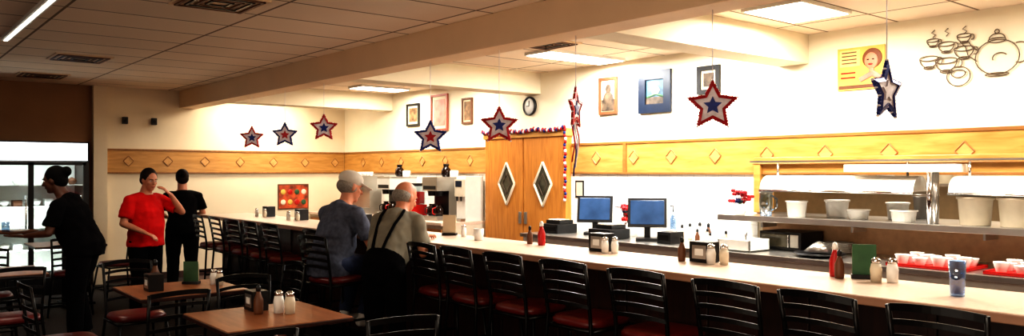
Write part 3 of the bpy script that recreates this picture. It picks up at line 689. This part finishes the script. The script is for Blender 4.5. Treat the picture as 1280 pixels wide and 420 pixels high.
def human(name, loc, yaw, k=1.0, J={}, shirt=clb, pants=clb, hair=hairb, sk=skin, female=False, sleeve='short', belly=0, hairstyle='short', look=(0, 0), shoes=shoe, susp=False, hands={}, wide=1.0, tuck=False):
    E = bpy.data.objects.new(name, None); scene.collection.objects.link(E); E.location = (loc[0], loc[1], 0); E.rotation_euler = (0, 0, math.radians(yaw)); E.scale = (k*wide, k*(1+(wide-1)*.5), k); E.empty_display_size = .2
    D = dict(pelvis=(0, 0, .95), chest=(0, 0, 1.40), neck=(0, .005, 1.47), head=(0, .03, 1.625), hipL=(-.09, 0, .91), hipR=(.09, 0, .91), kneeL=(-.1, .02, .5), kneeR=(.1, .02, .5),
             ankL=(-.11, -.02, .09), ankR=(.11, -.02, .09), shL=(-.185, 0, 1.38), shR=(.185, 0, 1.38), elL=(-.23, -.03, 1.11), elR=(.23, -.03, 1.11), wrL=(-.23, .06, .87), wrR=(.23, .06, .87))
    D.update(J); D = {a: V(q) for a, q in D.items()}
    fw = .92 if female else 1.0
    if female and 'shL' not in J: D['shL'].x = -.165; D['shR'].x = .165
    P, Cc, N, H = D['pelvis'], D['chest'], D['neck'], D['head']
    ax = (Cc-P).normalized(); S = (D['shR']-D['shL']).normalized()
    def keys(g):
        bl = V((0, 1, 0))*belly*.5
        return [P-V((0, 0, .09)), P, P.lerp(Cc, .3)+bl, P.lerp(Cc, .65)+bl*.3, P.lerp(Cc, .88), Cc+ax*.03, N], \
            [(.135*fw+g, .10+g), (.165+g, .12+g+belly*.2), ((.150 if not female else .132)+g+belly*.3, .112+g+belly), ((.166 if not female else .145)+g, .12+g+belly*.4), (.160*fw+g, .11+g), (.12*fw+g, .082+g), (.062*fw+g*.6, .062*fw+g*.6)]
    parts = []
    kp, kr = keys(-.006); kp[0] = P-V((0, 0, .03)); kr[0] = (.13, .07); parts.append(loft(kp, kr, S, 24))
    parts.append(loft([N-(H-N)*.25, N.lerp(H, .75)], [.060*fw, .055*fw], S, 16))
    for s in 'LR':
        sh, el, wr = D['sh'+s], D['el'+s], D['wr'+s]; a = .92*fw
        parts.append(loft([Cc.lerp(sh, .4), sh], [.058*fw, .052*fw], V((0, 0, 1)), 14)); parts.append(loft([sh, sh.lerp(el, .4), el], [.054*a, .05*a, .04*a], S, 14)); parts.append(loft([el, el.lerp(wr, .3), wr], [.041*a, .042*a, .026*a], S, 14))
        hp, kn, an = D['hip'+s], D['knee'+s], D['ank'+s]
        parts.append(loft([hp, hp.lerp(kn, .4), kn], [.080, .074, .053], S, 14)); parts.append(loft([kn, kn.lerp(an, .35), an], [.052, .054, .034], S, 14))
    R = Matrix.Rotation(math.radians(look[0]), 4, 'Z') @ Matrix.Rotation(math.radians(look[1]), 4, 'X'); HM = Matrix.Translation(H) @ Matrix.Diagonal((1.04/wide, 1.04/(1+(wide-1)*.5), 1.04, 1)) @ R
    hd = [ellip((0, -.012, .022), (.075, .094, .098)), ellip((0, .03, -.035), (.058, .060, .078)), ellip((0, .062, -.088), (.03, .026, .022)), loft([(0, .082, .02), (0, .104, -.012), (0, .108, -.022)], [.008, .012, .013], V((1, 0, 0)), 10),
          ellip((0, .077, .032), (.046, .012, .009)), ellip((.074, -.004, -.005), (.011, .02, .031)), ellip((-.074, -.004, -.005), (.011, .02, .031)), ellip((.035, .06, -.02), (.022, .022, .02)), ellip((-.035, .06, -.02), (.022, .022, .02)), ellip((0, .085, -.052), (.024, .011, .014))]
    for v, f in hd: parts.append(([HM @ q for q in v], f))
    remesh('body', parts, .0085, sk, E, 3)
    b = B('face')
    for s in (-1, 1):
        b.sph((s*.029, .0745, .007), (.011, .009, .006), eyew, 12, 8, HM); b.sph((s*.029, .081, .007), (.005, .0035, .005), iris, 10, 6, HM)
        b.add(loft([(s*.015, .089, .026), (s*.03, .087, .031), (s*.046, .077, .026)], [.003, .0035, .0025], V((0, 0, 1)), 6), hair, True, HM)
    b.add(loft([(-.022, .088, -.056), (0, .095, -.053), (.022, .088, -.056)], [.003, .006, .003], V((0, 0, 1)), 8), lipm, True, HM)
    b.done(parent=E)
    if hairstyle == 'bald': hp_ = [ellip((0, -.03, -.002), (.084, .085, .062))]
    elif hairstyle == 'cap': hp_ = [ellip((0, -.025, .0), (.083, .09, .068))]
    else: hp_ = [ellip((0, -.026, .034), (.086, .097, .100)), ellip((0, -.05, -.01), (.080, .066, .072))]
    if hairstyle == 'bun': hp_ += [ellip((0, -.12, .055), (.048, .045, .048))]
    remesh('hair', [([HM @ q for q in v], f) for v, f in hp_], .008, hair, E, 3)
    if hairstyle == 'cap':
        remesh('cap', [([HM @ q for q in v], f) for v, f in [ellip((0, -.01, .062), (.088, .104, .072)), loft([(0, .05, .05), (0, .175, .025)], [(.08, .008), (.055, .006)], V((1, 0, 0)), 14)]], .008, capw, E, 2)
    for s, sd in (('L', 1), ('R', -1)):
        wr, el = D['wr'+s], D['el'+s]; d, n, curl = hands.get(s, ((wr-el), (0, 0, 1) if abs((wr-el).normalized().z) < .8 else ((1 if s == 'R' else -1), 0, 0), 40))
        remesh('hand_'+('left' if s == 'L' else 'right'), hand_parts(curl, sd), .0042, sk, E, 2, basis(wr, d, n))
    kp, kr = keys(.016); kp = kp[:-1]+[N.lerp(Cc, .3)]; kr = kr[:-1]+[(.078*fw, .076*fw)]
    if tuck: kp[0] = P-V((0, 0, .04)); kr[0] = (.15, .11); kr[1] = (.165, .125+belly*.2)
    else: kp[0] = P-V((0, 0, .10)); kr[0] = (.192, .152+belly*.3); kr[1] = (.190, .150+belly*.3)
    sp = [loft(kp, kr, S, 24, 'flat')]
    if female: sp += [ellip(P.lerp(Cc, .66)+V((.06*s_, .085, 0)), (.06, .055, .06)) for s_ in (-1, 1)]
    for s in 'LR':
        sh, el, wr = D['sh'+s], D['el'+s], D['wr'+s]; sp.append(loft([Cc.lerp(sh, .35), sh], [.072*fw, .064*fw], V((0, 0, 1)), 14))
        if sleeve == 'short': sp.append(loft([sh, sh.lerp(el, .75)], [.065*fw, .066*fw], S, 16, 'flat'))
        else: sp.append(loft([sh, el], [.064*fw, .052*fw], S, 16)); sp.append(loft([el, el.lerp(wr, .94)], [.052*fw, .038*fw], S, 16, 'flat'))
    remesh('shirt', sp, .0095, shirt, E, 3, folds=.03)
    tp = [loft([P-V((0, 0, .13)), P-V((0, 0, .06)), P, P+ax*.07], [(.13, .10), (.172, .13+belly*.2), (.176, .136+belly*.3), (.172, .134+belly*.5)], S, 24, 'flat')]
    for s in 'LR':
        hp, kn, an = D['hip'+s], D['knee'+s], D['ank'+s]
        tp.append(loft([hp, hp.lerp(kn, .4), kn], [.102, .094, .072], S, 16)); tp.append(loft([kn, kn.lerp(an, .35), an.lerp(kn, .02)], [.072, .07, .058], S, 16, 'flat'))
    remesh('trousers', tp, .0095, pants, E, 3, folds=.012)
    shp = []
    for s in 'LR':
        an = D['ank'+s]; shp += [loft([an+V((0, -.04, -.048)), an+V((0, .05, -.05)), an+V((0, .15, -.056))], [(.038, .04), (.042, .038), (.036, .028)], V((1, 0, 0)), 14), loft([an+V((0, 0, .0)), an+V((0, 0, -.05))], [.045, .045], S, 14)]
    remesh('shoes', shp, .008, shoes, E, 2)
    if susp:
        kp, kr = keys(.026); b = B('suspenders')
        def sp_pt(t, ang):
            t = t*4; i = min(int(t), 3); f = t-i; c = kp[1+i].lerp(kp[2+i], f); ra = kr[1+i][0]*(1-f)+kr[2+i][0]*f; rb = kr[1+i][1]*(1-f)+kr[2+i][1]*f
            A, Bv = frame(ax, S); return c+A*ra*math.cos(ang)+Bv*rb*math.sin(ang)
        for sgn in (-1, 1):
            b.add(loft([sp_pt(.05+.93*i/12, math.radians(-90+sgn*(26-22*max(0, .6-i/12)+26*max(0, i/12-.6)))) for i in range(13)], [(.014, .009)]*13, S, 8, 'flat'), clb)
            b.add(loft([sp_pt(.05+.93*i/12, math.radians(90+sgn*30)) for i in range(13)], [(.014, .009)]*13, S, 8, 'flat'), clb)
        b.done(parent=E)
    return E
human('waitress', (1.62, 8.35), 58, .97, dict(pelvis=(0, -.05, .95), chest=(0, .09, 1.36), neck=(0, .13, 1.43), head=(0, .195, 1.57), hipL=(-.09, -.05, .91), hipR=(.09, -.05, .91),
          shL=(-.17, .09, 1.34), shR=(.17, .09, 1.34), elL=(-.23, .14, 1.08), elR=(.23, .14, 1.08), wrL=(-.14, .37, 1.05), wrR=(.14, .37, 1.05), kneeR=(.1, .05, .5), kneeL=(-.1, -.02, .5)),
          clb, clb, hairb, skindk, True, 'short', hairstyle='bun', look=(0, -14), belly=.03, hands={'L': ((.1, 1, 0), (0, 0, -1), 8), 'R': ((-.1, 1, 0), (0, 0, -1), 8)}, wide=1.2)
b = B('serving_tray'); b.lathe((0, 0, 0), [(.17, 0), (.19, .02), (.185, .02), (.165, .006), (.001, .006)], brownp, 28)
b.lathe((.03, .03, .006), [(.05, 0), (.09, .02), (.05, .01)], white); b.lathe((-.08, -.05, .006), [(.03, 0), (.035, .1)], bglass, 14); b.done((1.62-.848*.55, 8.35+.53*.55, 1.036))
human('man_in_red_shirt', (2.45, 9.25), 206, .94, dict(head=(0, .06, 1.61), elL=(-.30, .2, 1.23), wrL=(-.15, .2, 1.44), elR=(.27, .0, 1.12), wrR=(.17, .2, 1.02)),
      clred, clb, hairbr, skin, False, 'short', belly=.04, look=(-10, -14), hands={'L': ((.42, -.3, .55), (-.5, .6, .2), 35)}, wide=1.12)
human('woman_in_black', (3.36, 10.95), -8, .93, dict(elL=(-.24, .05, 1.13), elR=(.24, .05, 1.13), wrL=(-.12, .24, 1.06), wrR=(.12, .24, 1.06)), clb, clb, hairbr, skin, True, 'short', hairstyle='bun', look=(0, -8), belly=.03, wide=1.2)
human('seated_man', (2.97, 5.92), -76, 1.0, dict(pelvis=(0, -.02, .87), chest=(0, .13, 1.28), neck=(0, .17, 1.35), head=(0, .22, 1.475), hipL=(-.1, 0, .86), hipR=(.1, 0, .86), kneeL=(-.14, .40, .82), kneeR=(.14, .40, .82),
      ankL=(-.12, .26, .42), ankR=(.12, .26, .42), shL=(-.195, .12, 1.26), shR=(.195, .12, 1.26), elL=(-.26, .22, 1.0), elR=(.26, .22, 1.0), wrL=(-.14, .42, 1.115), wrR=(.14, .42, 1.115)),
      clblue, jeans, hairg, skin, False, 'short', belly=.04, hairstyle='cap', look=(-18, -16), shoes=shoew, hands={'L': ((.2, 1, -.1), (0, 0, 1), 30), 'R': ((-.2, 1, -.1), (0, 0, 1), 30)}, wide=.95)
human('leaning_man', (3.08, 5.19), -60, .98, dict(pelvis=(0, -.08, .93), chest=(0, .16, 1.27), neck=(0, .21, 1.335), head=(0, .28, 1.43), hipL=(-.09, -.08, .89), hipR=(.09, -.08, .89), kneeL=(-.1, -.06, .49), kneeR=(.1, -.03, .49),
      ankL=(-.12, -.13, .09), ankR=(.12, -.08, .09), shL=(-.185, .15, 1.25), shR=(.185, .15, 1.25), elL=(-.24, .17, .98), elR=(.25, .13, 1.01), wrL=(-.10, .40, 1.13), wrR=(.15, .38, 1.13)),
      clgrey, clb, hairg, skin, False, 'short', belly=.045, hairstyle='bald', look=(-24, -24), susp=True, tuck=True, hands={'L': ((.1, 1, -.05), (0, 0, 1), 30), 'R': ((-.1, 1, -.05), (0, 0, 1), 30)}, wide=.92)

# ------------------------------------------------------------------ other lights
def area(name, loc, rot, sx, sy, e, col):
    L = bpy.data.lights.new(name, 'AREA'); L.shape = 'RECTANGLE'; L.size = sx; L.size_y = sy; L.energy = e; L.color = col
    o = bpy.data.objects.new(name, L); scene.collection.objects.link(o); o.location = loc; o.rotation_euler = [math.radians(a) for a in rot]
area('kitchen_lamp', (7.9, 2.8, 2.78), (0, 0, 0), 1.2, 2.5, 65, (1, .93, .82))
area('left_fill_light', (-2.9, 1.1, 1.6), (0, -112, 0), 1.3, 4.0, 105, (1, .88, .74))  # added upward fill for ceiling and beam, set at the made-up window
wd = bpy.data.worlds.new('world'); scene.world = wd; wd.use_nodes = True
wd.node_tree.nodes['Background'].inputs[0].default_value = (1, .88, .76, 1); wd.node_tree.nodes['Background'].inputs[1].default_value = .05

scene.view_settings.view_transform = 'Standard'
for lk in ('High Contrast', 'Standard - High Contrast', 'Medium High Contrast'):
    try:
        scene.view_settings.look = lk; break
    except Exception: pass
# ------------------------------------------------------------------ camera
cd = bpy.data.cameras.new('camera'); cd.sensor_width = 36; cd.lens = 28.125; cd.shift_y = 5/1280; cd.clip_start = .05
co = bpy.data.objects.new('camera', cd); scene.collection.objects.link(co); co.location = (0, 0, 1.6); co.rotation_euler = (math.radians(90), 0, math.radians(-39.45))
scene.camera = co
